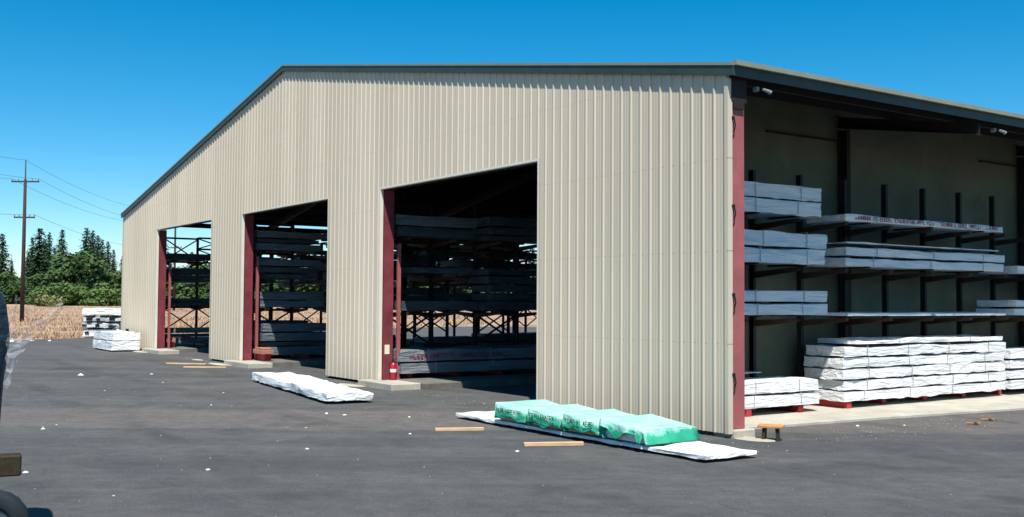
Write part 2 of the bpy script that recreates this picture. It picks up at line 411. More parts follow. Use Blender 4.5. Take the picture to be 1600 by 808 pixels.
# gable wall : ribbed sheet
PIT_ = .262
xs = []
n = int(W/PIT_)+1
for k in range(n+1):
    x0 = -k*PIT_ - .03
    for dx, dy in ((0, 0), (-.016, -.026), (-.042, -.026), (-.058, 0), (-.118, 0), (-.126, -.005), (-.134, 0), (-.186, 0), (-.194, -.005), (-.202, 0)):
        xx = x0+dx
        if -W < xx < 0: xs.append((xx, dy))
def yat(x):
    for a, b in zip(xs, xs[1:]):
        if a[0] >= x >= b[0]:
            t = (a[0]-x)/(a[0]-b[0]+1e-9); return a[1]+(b[1]-a[1])*t
    return 0
extra = [0, -W, -W/2] + [e for d in DOORS for e in d]
pts = sorted(set([(e, yat(e)) for e in extra] + xs), key=lambda p: -p[0])
wl = MB()
for (xa, ya), (xb, yb) in zip(pts, pts[1:]):
    mid = (xa+xb)/2; z0 = .07
    for d in DOORS:
        if d[0] < mid < d[1]: z0 = HD
    wl.quad((xb, yb, z0), (xa, ya, z0), (xa, ya, roofz(xa)-.02), (xb, yb, roofz(xb)-.02))
part(wl, 'gable_wall', 'siding')
# inner liner of the gable wall, closes the sheet from behind
wl = MB()
segs = [(0, DOORS[0][1]), (DOORS[0][0], DOORS[1][1]), (DOORS[1][0], DOORS[2][1]), (DOORS[2][0], -W)]
for a, b in segs:
    for q0, q1 in (((a, b) if not (b < -W/2 < a) else (a, -W/2)), ((-W/2, b) if (b < -W/2 < a) else (None, None))):
        if q0 is None: continue
        x1, x0 = q0, q1
        i = len(wl.v)
        wl.v += [(x0, .03, .09), (x1, .03, .09), (x1, .03, roofz(x1)-.06), (x0, .03, roofz(x0)-.06)]
        wl.v += [(x0, .055, .09), (x1, .055, .09), (x1, .055, roofz(x1)-.06), (x0, .055, roofz(x0)-.06)]
        wl.f += [tuple(i+k for k in q) for q in ((0, 1, 2, 3), (7, 6, 5, 4), (0, 4, 5, 1), (1, 5, 6, 2), (2, 6, 7, 3), (3, 7, 4, 0))]
for a, b in DOORS:
    for x0, x1 in (((a, b)) if True else ()),:
        m0 = [x0, x1] if not (x0 < -W/2 < x1) else [x0, -W/2, x1]
        for p, q in zip(m0, m0[1:]):
            i = len(wl.v)
            for yy in (.03, .055): wl.v += [(p, yy, HD+.03), (q, yy, HD+.03), (q, yy, roofz(q)-.06), (p, yy, roofz(p)-.06)]
            wl.f += [tuple(i+k for k in qq) for qq in ((0, 1, 2, 3), (7, 6, 5, 4), (0, 4, 5, 1), (1, 5, 6, 2), (2, 6, 7, 3), (3, 7, 4, 0))]
part(wl, 'wall_liner', 'liner')
for a, b in DOORS:
    t = MB()
    t.box(a-.05, a-.002, -.032, -.029, .08, HD+.05); t.box(a-.002, a+.004, -.032, .06, .08, HD)
    t.box(b+.002, b+.05, -.032, -.029, .08, HD+.05); t.box(b-.004, b+.002, -.032, .06, .08, HD)
    t.box(a-.002, b+.002, -.032, -.029, HD+.002, HD+.05); t.box(a+.004, b-.004, -.029, .06, HD-.005, HD+.001)
    part(t, 'door_trim', 'pale_trim')
t = MB(); t.box(-.07, .012, -.036, -.030, .07, HE-.12); t.box(.004, .012, -.030, .07, .07, HE-.12); part(t, 'corner_trim', 'siding')
t = MB(); t.box(-W-.012, -W+.07, -.036, -.030, .07, HE-.12); t.box(-W-.012, -W-.004, -.030, .07, .07, HE-.12); part(t, 'corner_trim', 'siding')
# small utility box on the far left wall panel
t = MB(); t.box(-36.35, -36.2, -.12, -.028, .72, .86); part(t, 'outlet_box', 'dark')
# roof
def sheet(x0, x1, y0, y1, dz0, dz1):      # sloping slab between two x
    t = MB(); i = 0
    t.v = [(x0, y0, roofz(x0)+dz0), (x1, y0, roofz(x1)+dz0), (x1, y1, roofz(x1)+dz0), (x0, y1, roofz(x0)+dz0),
           (x0, y0, roofz(x0)+dz1), (x1, y0, roofz(x1)+dz1), (x1, y1, roofz(x1)+dz1), (x0, y1, roofz(x0)+dz1)]
    t.f = [(0, 3, 2, 1), (4, 5, 6, 7), (0, 1, 5, 4), (1, 2, 6, 5), (2, 3, 7, 6), (3, 0, 4, 7)]
    return t
OV = .16
part(sheet(-W/2, OV, -.04, DEP, .10, .13), 'roof_panel', 'roofm'); part(sheet(-W-OV, -W/2, -.04, DEP, .10, .13), 'roof_panel', 'roofm')
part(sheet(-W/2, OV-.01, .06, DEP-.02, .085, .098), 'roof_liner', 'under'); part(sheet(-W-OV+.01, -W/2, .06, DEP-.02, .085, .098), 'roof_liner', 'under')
for x0, x1 in ((-W/2, OV+.02), (-W-OV-.02, -W/2)):
    part(sheet(x0, x1, -.085, -.040, -.075, .085), 'rake_fascia', 'rake')
    part(sheet(x0, x1, -.10, .02, .087, .138), 'rake_trim', 'trim')
t = MB()
t.bar((OV+.04, -.08, HE+.095), (OV+.04, DEP, HE+.095), .10, .08); part(t, 'eave_gutter', 'trim')
t = MB(); t.box(OV-.012, OV+.004, -.03, DEP, HE-.11, HE+.05); part(t, 'eave_fascia', 'rake')
t = MB(); t.bar((-W-OV-.04, -.08, HE+.095), (-W-OV-.04, DEP, HE+.095), .10, .13); part(t, 'eave_gutter', 'trim')
# frames every 7.2 m
FR = [.22, 7.02, 14.4, 21.6, 28.8]
def hbeam(mb, x, y, z0, z1, w=.3, d=.28, tf=.02):    # column, flanges face +-x
    mb.box(x-w/2, x-w/2+tf, y-d/2, y+d/2, z0, z1); mb.box(x+w/2-tf, x+w/2, y-d/2, y+d/2, z0, z1)
    mb.box(x-w/2+tf, x+w/2-tf, y-.01, y+.01, z0, z1)
cc = MB(); hbeam(cc, -.165, .215, .14, HE-.06, .30, .32); part(cc, 'corner_column', 'red', bevel=.004)
t = MB(); t.box(-.33, .02, .045, .40, 5.50, HE-.07); t.box(-.2, .035, .09, .33, 5.38, 5.52); part(t, 'haunch_shade_plate', 'dark')  # dark haunch boxes, also standing in for eave shade on the column top
t = MB(); t.box(-.42, .06, .06, .55, -.05, .135); part(t, 'column_footing', 'concrete', bevel=.02)
for z in (5.2, 3.75, 2.3, 1.0):                     # girt clips on the corner column
    t = MB(); t.box(-.03, .03, .055, .11, z, z+.05); t.tube([(.03, .09, z+.03), (.05, .10, z-.10), (.02, .09, z-.22)], .012, 6); part(t, 'girt_clip', 'black')
for (a, b), nm in zip(DOORS, (0, 1, 2)):
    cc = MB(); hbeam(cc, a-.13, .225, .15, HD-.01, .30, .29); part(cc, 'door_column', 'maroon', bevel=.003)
    cc = MB(); cc.box(a-.32, a+.07, .062, .40, .149, .172); part(cc, 'base_plate', 'maroon', bevel=.003)
    for q in (.10, .36):
        cc = MB(); cc.tube([(a+.045, q, .172), (a+.045, q, .205)], .016, 6); part(cc, 'anchor_bolt', 'dark')
    cc = MB(); cc.box(a-.06, a+.02, .50, .59, .16, HD-1.4); part(cc, 'door_post', 'red', bevel=.004)
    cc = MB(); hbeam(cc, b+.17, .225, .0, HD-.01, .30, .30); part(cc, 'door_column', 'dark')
    t = MB(); t.box(a, b, .08, .30, HD-.002, HD+.22); part(t, 'door_lintel', 'dark')
for y in FR[1:]:
    for x in (-3.18, -13.75, -23.75, -W+.25):
        cc = MB(); hbeam(cc, x, y, .1, roofz(x)-.45, .24, .13); part(cc, 'frame_column', 'dark')
    for sx in (0, 1):
        t = MB()
        xa, xb = (-W/2, OV-.05) if sx == 0 else (-W-OV+.05, -W/2)
        zs = [(xa, .42 if sx == 0 else .22), (xb, .22 if sx == 0 else .42)]
        for yy0, yy1, a0, a1 in ((y-.09, y+.09, 0, 0), (y-.01, y+.01, 0, 0)):
            pass
        i = 0
        (x0, d0), (x1, d1) = zs
        for yy0, yy1, u0, u1 in ((y-.008, y+.008, .0, 1.0), (y-.09, y+.09, .0, .05), (y-.09, y+.09, .95, 1.0)):
            i = len(t.v)
            for yy in (yy0, yy1):
                t.v += [(x0, yy, roofz(x0)-.16-d0*(1-u0) + 0), (x1, yy, roofz(x1)-.16-d1*(1-u0)), (x1, yy, roofz(x1)-.16-d1*(1-u1)), (x0, yy, roofz(x0)-.16-d0*(1-u1))]
            t.f += [tuple(i+k for k in q) for q in ((0, 1, 2, 3), (7, 6, 5, 4), (0, 4, 5, 1), (1, 5, 6, 2), (2, 6, 7, 3), (3, 7, 4, 0))]
        part(t, 'rafter', 'dark')
for k in range(25):
    x = -.35 - k*1.535
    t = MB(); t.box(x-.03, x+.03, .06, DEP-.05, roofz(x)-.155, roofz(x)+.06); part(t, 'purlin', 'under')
t = MB(); t.box(-W+.1, -W+.2, .06, DEP-.05, HE-.42, HE-.20); part(t, 'eave_strut', 'dark')
t = MB(); t.box(-3.38, -3.34, .07, DEP-.1, .12, roofz(-3.4)-.02)
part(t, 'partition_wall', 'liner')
for z, y0, y1 in ((5.92, .3, 2.3), (5.86, 4.6, 6.9), (5.86, 12.6, 14.3)):
    t = MB(); t.box(-3.33, -3.27, y0, y1, z, z+.035); part(t, 'wall_girt', 'dark')
t = MB(); t.box(-W+.01, -.01, DEP-.08, DEP-.03, .02, HE); t.v += [(-W+.01, DEP-.08, HE), (-.01, DEP-.08, HE), (-W/2, DEP-.08, HR), (-W+.01, DEP-.03, HE), (-.01, DEP-.03, HE), (-W/2, DEP-.03, HR)]
t.f += [(8, 9, 10), (13, 12, 11), (9, 12, 13, 10), (8, 10, 13, 11)]
part(t, 'rear_wall', 'siding')
for y in (.62, 7.65, 14.9):
    fl = MB(); fl.box(-.03, .07, y-.03, y+.04, HE-.27, HE-.19)
    f_ = part(fl, 'flood_light', 'lamp', bevel=.01)
    h = MB(); h.tube([(.12+W/2, y+.06, HE-.24), (.15+W/2, y+.16, HE-.27), (.16+W/2, y+.20, HE-.29)], [.022, .032, .042], 12); h.build('lamp_head', MT['lamp'], f_, smooth=False)

# ------------------------------------------------------------------ things fixed at the door
sg = MB(); sg.box(-.003, .003, -.07, .07, -.12, .12); o = sg.build('notice_sign', MT['cream'], loc=(-12.183, .20, .93), bevel=.001)
tag(o, 'small blank cream notice card on the red column of the nearest doorway', 'sign')
ex = empty('fire_extinguisher', (-12.02, .30, .155), 0, 'red fire extinguisher with white band at the foot of the nearest door column', 'fire extinguisher')
t = MB(); t.tube([(0, 0, 0), (0, 0, .02), (0, 0, .36), (0, 0, .42), (0, 0, .45)], [.07, .085, .085, .06, .03], 16); t.build('cylinder_body', MT['extred'], ex, smooth=True)
t = MB(); t.tube([(0, 0, .2), (0, 0, .28)], .087, 16, cap=False); t.build('label_band', MT['paper'], ex, smooth=True)
t = MB(); t.tube([(0, 0, .45), (0, 0, .50)], .02, 8); t.bar((-.02, -.03, .52), (.02, .09, .55), .025, .015); t.bar((-.01, -.03, .49), (.02, .08, .49), .025, .015); t.build('handle', MT['black'], ex)
t = MB(); t.tube([(0, -.03, .47), (0, -.11, .42), (.01, -.12, .25), (.01, -.10, .12)], .011, 6); t.build('hose', MT['black'], ex)

# ------------------------------------------------------------------ lumber packs
def wrapmesh(name, L, Wd, H, seed, mat, amp=.014, res=.16, sag=.02):
    nx = max(3, int(Wd/res)); ny = max(4, int(L/res)); nz = max(3, int(H/.07))
    vd = {}; vs = []; fs = []
    off = Vector((seed*3.1, seed*1.7, seed*.9))
    def vert(i, j, k):
        key = (i, j, k)
        if key in vd: return vd[key]
        u = -1+2*i/nx; v = -1+2*j/ny; t = k/nz
        p = Vector((u*Wd/2, v*L/2, t*H))
        nrm = Vector((1 if i == nx else -1 if i == 0 else 0, 1 if j == ny else -1 if j == 0 else 0, 1 if k == nz else 0))
        if nrm.length > 0: nrm.normalize()
        q = p+off
        d = noise.noise(Vector((q.x*2.5, q.y*1.1, q.z*7)))*amp*1.3 + noise.noise(Vector((q.x*7, q.y*4, q.z*14)))*amp*.7
        cnt = (i in (0, nx))+(j in (0, ny))+(k == nz)
        if cnt >= 2: d -= .007
        p = p + nrm*d
        if k == nz: p.z += noise.noise(Vector((q.x*1.5, q.y*.9, 3)))*amp*1.2
        if k == 0 and (i in (0, nx) or j in (0, ny)): p.z += -abs(noise.noise(Vector((q.x*3, q.y*1.8, 9))))*sag + .004
        vd[key] = len(vs); vs.append(tuple(p)); return vd[key]
    for i in range(nx):
        for j in range(ny):
            fs.append((vert(i, j, nz), vert(i+1, j, nz), vert(i+1, j+1, nz), vert(i, j+1, nz)))
            fs.append((vert(i, j, 0), vert(i, j+1, 0), vert(i+1, j+1, 0), vert(i+1, j, 0)))
    for k in range(nz):
        for j in range(ny):
            fs.append((vert(nx, j, k), vert(nx, j+1, k), vert(nx, j+1, k+1), vert(nx, j, k+1)))
            fs.append((vert(0, j+1, k), vert(0, j, k), vert(0, j, k+1), vert(0, j+1, k+1)))
        for i in range(nx):
            fs.append((vert(i, 0, k), vert(i+1, 0, k), vert(i+1, 0, k+1), vert(i, 0, k+1)))
            fs.append((vert(i+1, ny, k), vert(i, ny, k), vert(i, ny, k+1), vert(i+1, ny, k+1)))
    me = bpy.data.meshes.new(name); me.from_pydata(vs, [], fs); me.materials.append(mat)
    for p in me.polygons: p.use_smooth = True
    me.set_sharp_from_angle(angle=R(50))
    return me
def strap_mb(Wd, H, y, o=.012, wd=.010):
    t = MB(); x0, x1 = -Wd/2-o, Wd/2+o; z0, z1 = -.004, H+o; e = .004
    t.box(x0-e, x0, y-wd, y+wd, z0, z1); t.box(x1, x1+e, y-wd, y+wd, z0, z1)
    t.box(x0-e, x1+e, y-wd, y+wd, z1, z1+e)
    return t
def glyphs(mb, x, y0, y1, z0, h, seed, face='x', mir=1):
    """rows of worn block capitals, only strokes; face x: on a plane x = const"""
    rnd = random.Random(seed); y = y0
    while y < y1-h*.5:
        wdt = h*rnd.uniform(.5, .75); st = h*.17
        strokes = rnd.choice([[(0, 0, 0, 1), (1, 0, 1, 1), (0, .5, 1, .5)], [(0, 0, 0, 1), (0, 1, 1, 1), (0, .5, .8, .5), (0, 0, 1, 0)], [(0, 0, 0, 1), (0, 0, 1, 0)],
                              [(0, 0, 0, 1), (0, 1, 1, 1), (1, 1, 1, .5), (0, .5, 1, .5), (.3, .5, 1, 0)], [(.5, 0, .5, 1), (0, 1, 1, 1)], [(0, 0, .5, 1), (.5, 1, 1, 0), (.25, .4, .75, .4)]])
        for a, b, c, d in strokes:
            if face == 'x': mb.bar((x, y+a*wdt, z0+b*h), (x, y+c*wdt, z0+d*h+1e-4), st, .004, up=(1, 0, 0))
            else: mb.bar((y+a*wdt, x, z0+b*h), (y+c*wdt, x, z0+d*h+1e-4), st, .004, up=(0, 1, 0))
        y += wdt + h*.28
        if rnd.random() < .16: y += h*1.0
def pack(loc, L, Wd, H, seed, label, group=None, mat='white', straps=3, rz=0, tint=None, amp=.014, print_=None, sticks=True, sag=.02):
    r = empty('lumber_pack', loc, rz, label, 'lumber pack', group)
    link('wrap', wrapmesh('wrap', L, Wd, H, seed, MT[mat], amp, sag=sag), r)
    for k in range(straps):
        y = -L/2 + L*(k+.5)/straps + .1*math.sin(seed*3+k)
        strap_mb(Wd, H, y).build('strap', MT['strap'], r)
    if sticks:
        for k in range(3):
            y = (-L*.36, .02*seed % .2, L*.36)[k]
            t = MB(); t.box(-Wd/2+.02, Wd/2-.03, y-.045, y+.045, -.036, -.001); t.build('bearer_stick', MT['darkwood'], r)
    if print_:
        t = MB(); glyphs(t, Wd/2+.014, -L/2+.3, L/2-.2, H*.25, H*print_, seed); t.build('red_lettering', MT['redink'], r)
    return r

XF, XB = -1.72, -2.85           # front / back of the outward rack packs
def row(y0, y1, z0, z1, n, label, seed, xf=XF, **k):
    h = (z1-z0)/n; wd = k.pop('wd', 1.0)
    for i in range(n):
        lab = label[i] if isinstance(label, list) else label
        rnd = random.Random(seed*11+i)
        dx = rnd.uniform(-.03, .03); dy = rnd.uniform(-.04, .04) if n > 1 else 0
        pack((xf-wd/2+dx, (y0+y1)/2+dy, z0+i*h+.036), y1-y0, wd, h-.044, seed+i*.37, lab, **k)
G1 = 'wrapped lumber packs on the open side racks'
row(.75, 4.42, 3.90, 4.50, 2, ['lower of two bluish wrapped packs on the top shelf beside the red corner column', 'upper of two bluish wrapped packs on the top shelf beside the red corner column'], 1, group=G1, sag=.10)
row(.6, 4.52, 2.93, 3.58, 2, ['lower of two wrapped packs on the second shelf down beside the red corner column', 'upper of two wrapped packs on the second shelf down beside the red corner column'], 2, group=G1, amp=.03, sag=.04)
row(.6, 4.58, 1.93, 2.44, 2, ['lower of two wrapped packs on the lowest shelf beside the red corner column', 'upper of two wrapped packs on the lowest shelf beside the red corner column'], 3, group=G1)
row(.5, 4.32, .17, .70, 2, ['lower of two sunlit white packs at ground level beside the red corner column', 'upper of two sunlit white packs at ground level beside the red corner column'], 4, group=G1)
row(5.2, 11.0, 3.86, 4.03, 1, 'thin sagging pack printed with red letters on the top shelf', 5, group=G1, print_=.6, amp=.03, sag=.05)
row(5.2, 11.0, 2.93, 3.36, 2, ['lower long wrapped pack on the second shelf above the big sunlit stack', 'upper long wrapped pack on the second shelf above the big sunlit stack'], 6, group=G1, amp=.02)
row(5.25, 10.8, 3.40, 3.47, 1, 'very thin wrapped pack lying on top of the second shelf packs', 16, group=G1, straps=2, sticks=False)
row(5.2, 11.0, 1.90, 2.01, 1, 'single very thin wrapped pack on the shelf just above the big sunlit stack', 7, group=G1, amp=.008, sag=.01)
names = ['bottom', 'second', 'third', 'fourth', 'fifth', 'sixth']
row(5.12, 11.0, .17, 1.31, 5, ['bottom white wrapped pack of the big sunlit stack'] + ['%s white wrapped pack up in the big sunlit stack' % q for q in names[1:5]], 8, group=G1, amp=.020, straps=4, sag=.07)
row(5.5, 10.85, 1.32, 1.45, 1, 'thin crumpled white pack on top of the big sunlit stack', 9, group=G1, amp=.035, sticks=False, straps=2)
row(11.5, 17.2, 2.90, 3.12, 1, 'wrapped pack on the second shelf at the right edge of the photo', 21, group=G1)
row(11.4, 17.2, 1.90, 2.30, 2, ['lower of two wrapped packs on the lowest shelf at the right edge of the photo', 'upper of two wrapped packs on the lowest shelf at the right edge of the photo'], 22, group=G1)
row(11.2, 17.2, .17, 1.12, 4, ['%s white wrapped pack of the stack cut off by the right edge of the photo' % q for q in ('bottom', 'second', 'third', 'topmost')], 23, group=G1, amp=.020)
row(.5, 3.3, .78, .84, 1, 'thin dull pack lying behind the low white packs beside the red corner column', 31, group=G1, mat='grey', xf=-2.3, wd=.5, straps=1, sticks=False)

# ------------------------------------------------------------------ racks
def rack(x, ys, sides, levels, label, alen=1.15, top=4.95, z0=.16, bh=.115, braces=(), group=None, botlen=1.2, basecol='base_red'):
    r = empty('cantilever_rack', (x, ys[0], z0), 0, label, 'storage rack', group)
    pm = MB(); hbeam(pm, 0, 0, .0, top-z0, .13, .08, .012); pme = pm.mesh('post', MT['steel'])
    bms = {}; ams = {}
    for s in (1, -1):
        m_ = MB(); m_.box(min(s*.1, s*botlen), max(s*.1, s*botlen), -.07, .07, 0, bh); bms[s] = m_.mesh('base', MT[basecol], bevel=.005)
        m_ = MB()
        a = s*.1; b = s*alen
        i = 0; y = .045
        m_.v = [(a, -y, -.16), (b, -y, -.035), (b, -y, .03), (a, -y, -.03), (a, y, -.16), (b, y, -.035), (b, y, .03), (a, y, -.03)]
        m_.f = [(0, 1, 2, 3), (7, 6, 5, 4), (0, 4, 5, 1), (1, 5, 6, 2), (2, 6, 7, 3), (3, 7, 4, 0)]
        ams[s] = m_.mesh('arm', MT['arm'])
    for y in ys:
        link('post', pme, r, (0, y-ys[0], 0))
        for s in sides:
            link('base', bms[s], r, (0, y-ys[0], .002))
            for lv in levels: link('arm', ams[s], r, (0, y-ys[0], lv-z0-.03))
    for (k, za, zb) in braces:
        y0 = ys[k]-ys[0]; y1 = ys[k+1]-ys[0]
        t = MB(); t.bar((0, y0, za-z0), (0, y1, zb-z0), .05, .05, up=(1, 0, 0)); t.bar((.02, y0, zb-z0), (.02, y1, za-z0), .05, .05, up=(1, 0, 0))
        t.bar((0, y0+.05, zb-z0+.03), (0, y1-.05, zb-z0+.03), .06, .08)
        t.build('brace', MT['arm'], r)
    return r
LV = (1.90, 2.90, 3.87)
def posts(y, n, s=1.47): return [y+s*k for k in range(n)]
rack(-3.0, posts(.87, 3)+[3.81], (1,), LV, 'rack of dark posts behind the packs beside the red corner column', group='cantilever racks', botlen=1.26, alen=1.22, z0=.053, bh=.140)
rk2 = rack(-3.0, posts(5.28, 4), (1,), LV, 'rack of dark posts carrying the red lettered pack above the big sunlit stack', group='cantilever racks', botlen=1.26, alen=1.22, z0=.053, bh=.140)
rk3 = rack(-3.0, posts(11.16, 4), (1,), LV, 'rack of dark posts at the right edge of the open side', group='cantilever racks', botlen=1.26, alen=1.22, z0=.053, bh=.140)

for r_ in (rk2, rk3):
    for o in [c for c in r_.children if c.name.startswith('base')]:
        if r_ is rk3 or o.location.y > .5: o.location.x -= .24
def braces_for(n): return [(k, a, b) for k in range(0, n-1, 2) for a, b in ((.95, 1.85), (1.95, 2.85), (2.9, 3.8), (3.9, 4.85))]
def brace_all(n, lo=.95): return [(k, a, b) for k in range(0, n-1, 2) for a, b in ((lo, 1.8), (2.95, 3.8), (3.9, 4.85))]
rack(-13.75, posts(.95, 4), (1, -1), LV, 'double sided dark rack just inside the nearest doorway', group='cantilever racks', alen=1.35, botlen=1.45, braces=brace_all(4)[0::1], basecol='base_red')
rack(-13.75, posts(7.5, 4), (1, -1), LV, 'double sided dark rack second in line inside the nearest doorway', group='cantilever racks', alen=1.35, botlen=1.45, braces=brace_all(4)[0::1])
rack(-23.75, posts(.95, 4), (1, -1), LV, 'double sided dark rack just inside the middle doorway', group='cantilever racks', alen=1.35, botlen=1.45, braces=brace_all(4)[0::1])
rack(-23.75, posts(7.5, 4), (1, -1), LV, 'double sided dark rack deeper behind the middle doorway', group='cantilever racks', alen=1.35, botlen=1.45, braces=brace_all(4)[0::1])
for k, nm in enumerate(('just inside the farthest doorway with crossed braces', 'second in line along the far open side', 'third in line along the far open side', 'deepest along the far open side')):
    rack(-34.6, posts(1.0+k*6.0, 4), (1, -1), LV, 'dark cross braced rack '+nm, group='cantilever racks', alen=1.35, botlen=1.45, braces=brace_all(4, .8)+[(1, .8, 1.8), (1, 2.95, 3.8), (1, 3.9, 4.4), (1, 4.45, 4.9)])

# packs inside : one mesh each, too small and dark to show straps
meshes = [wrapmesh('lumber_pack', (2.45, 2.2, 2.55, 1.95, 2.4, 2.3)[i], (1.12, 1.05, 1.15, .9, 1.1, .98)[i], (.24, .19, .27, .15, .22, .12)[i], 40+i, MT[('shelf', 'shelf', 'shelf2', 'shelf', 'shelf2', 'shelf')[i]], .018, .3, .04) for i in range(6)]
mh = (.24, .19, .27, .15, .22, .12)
def fill(x, y, z, n, label, group, seed):
    rnd = random.Random(seed*13+5)
    for yy in (y-1.42, y+1.42):
        zz = z
        while zz < z+n*.30-.13:
            q = rnd.randrange(6)
            if zz+mh[q] > z+n*.30+.06: q = 5
            o = link('lumber_pack', meshes[q], None, (x+rnd.uniform(-.05, .05), yy+rnd.uniform(-.12, .12), zz+.006))
            tag(o, label, 'lumber pack', group); zz += mh[q]+.045
            if rnd.random() < .22: break
for rk, (xc, nm, bays, sides) in enumerate(((-13.75, 'nearest', (.45, 7.0), (1, -1)), (-23.75, 'middle', (.45, 7.0), (1, -1)), (-34.6, 'farthest', (.5, 6.5, 12.5, 18.5), (1, -1)))):
    for bi, y0 in enumerate(bays):
        for s in sides:
            for li, z in enumerate(LV):
                if rk == 2 and bi == 0 and li == 2: n_ = 1
                if rk == 2 and li == 2 and bi == 2: continue
                n_ = 3 if (rk, li) in ((0, 0), (1, 2)) else 2 if (rk, li) in ((0, 1), (1, 0), (1, 1), (0, 2)) else 1
                if rk == 2: n_ = 2 if (bi, li) in ((0, 1), (1, 0), (1, 1)) else 1
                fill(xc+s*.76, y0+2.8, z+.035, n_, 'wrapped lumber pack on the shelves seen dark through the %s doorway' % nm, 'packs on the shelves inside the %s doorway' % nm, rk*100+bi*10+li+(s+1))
# low stacks inside
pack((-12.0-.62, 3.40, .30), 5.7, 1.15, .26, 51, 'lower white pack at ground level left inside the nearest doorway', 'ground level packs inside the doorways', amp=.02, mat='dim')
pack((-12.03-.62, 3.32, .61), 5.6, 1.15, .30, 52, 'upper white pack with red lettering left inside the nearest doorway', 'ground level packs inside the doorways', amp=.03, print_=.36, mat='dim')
for x, y, z, n_, l_ in ((-14.5, 3.2, .3, 3, 'nearest'), (-12.95, 9.8, .3, 2, 'nearest'), (-22.95, 3.4, .3, 4, 'middle'), (-24.5, 3.4, .3, 4, 'middle'), (-22.95, 9.8, .3, 2, 'middle'), (-24.5, 9.8, .3, 1, 'middle'),
                        (-33.8, 3.3, .3, 3, 'farthest'), (-33.8, 9.3, .3, 1, 'farthest'), (-33.8, 21.3, .3, 1, 'farthest')):
    fill(x, y, z, n_, 'wrapped lumber pack at floor level seen dark through the %s doorway' % l_, 'floor level packs inside the %s doorway' % l_, int(-x*3+y))
# rack-end timbers sunlit in the middle and far doorways
for x, y, nm in ((-21.75, .62, 'middle'), (-32.9, .75, 'farthest')):
    o = empty('pallet_stub', (x, y, .16), 0, 'low red steel stub with a rough timber block inside the %s doorway' % nm, 'rack stub', 'stubs inside the doorways')
    t = MB(); t.box(-.35, .35, -.12, .12, 0, .22); t.build('steel_foot', MT['base_red'], o, bevel=.01)
    t = MB(); t.box(-.40, .50, -.24, .16, .225, .37); t.box(-.30, .42, -.20, .1, .373, .43); t.build('timber_block', MT['salmon'], o, bevel=.015)

# ------------------------------------------------------------------ foreground packs
# white pack lying before the middle pier
ang = math.atan2(-.9, 6.7)
d_ = Vector((math.cos(ang), math.sin(ang))); nrm_ = Vector((-d_.y, d_.x))
pc = Vector((-11.7, -2.25))
wp = empty('lumber_pack', (pc.x, pc.y, .07), ang-math.pi/2, 'long low pack in crumpled white wrap lying on the asphalt by the middle pier', 'lumber pack', 'packs lying in front of the shed')
for k, (c0, c1, hh) in enumerate(((-3.4, -.9, .18), (-1.1, 1.25, .165), (1.05, 3.4, .155))):
    me = wrapmesh('wrap_section', c1-c0, 1.0+.02*k, hh, 60+k, MT['white'], .03, .12, .05)
    link('wrap_section', me, wp, (0, (c0+c1)/2, .0))
for y in (-3.0, -1.0, 1.0, 3.0):
    t = MB(); t.box(-.46, .46, y-.045, y+.045, -.069, -.002); t.build('bearer_stick', MT['darkwood'], wp)

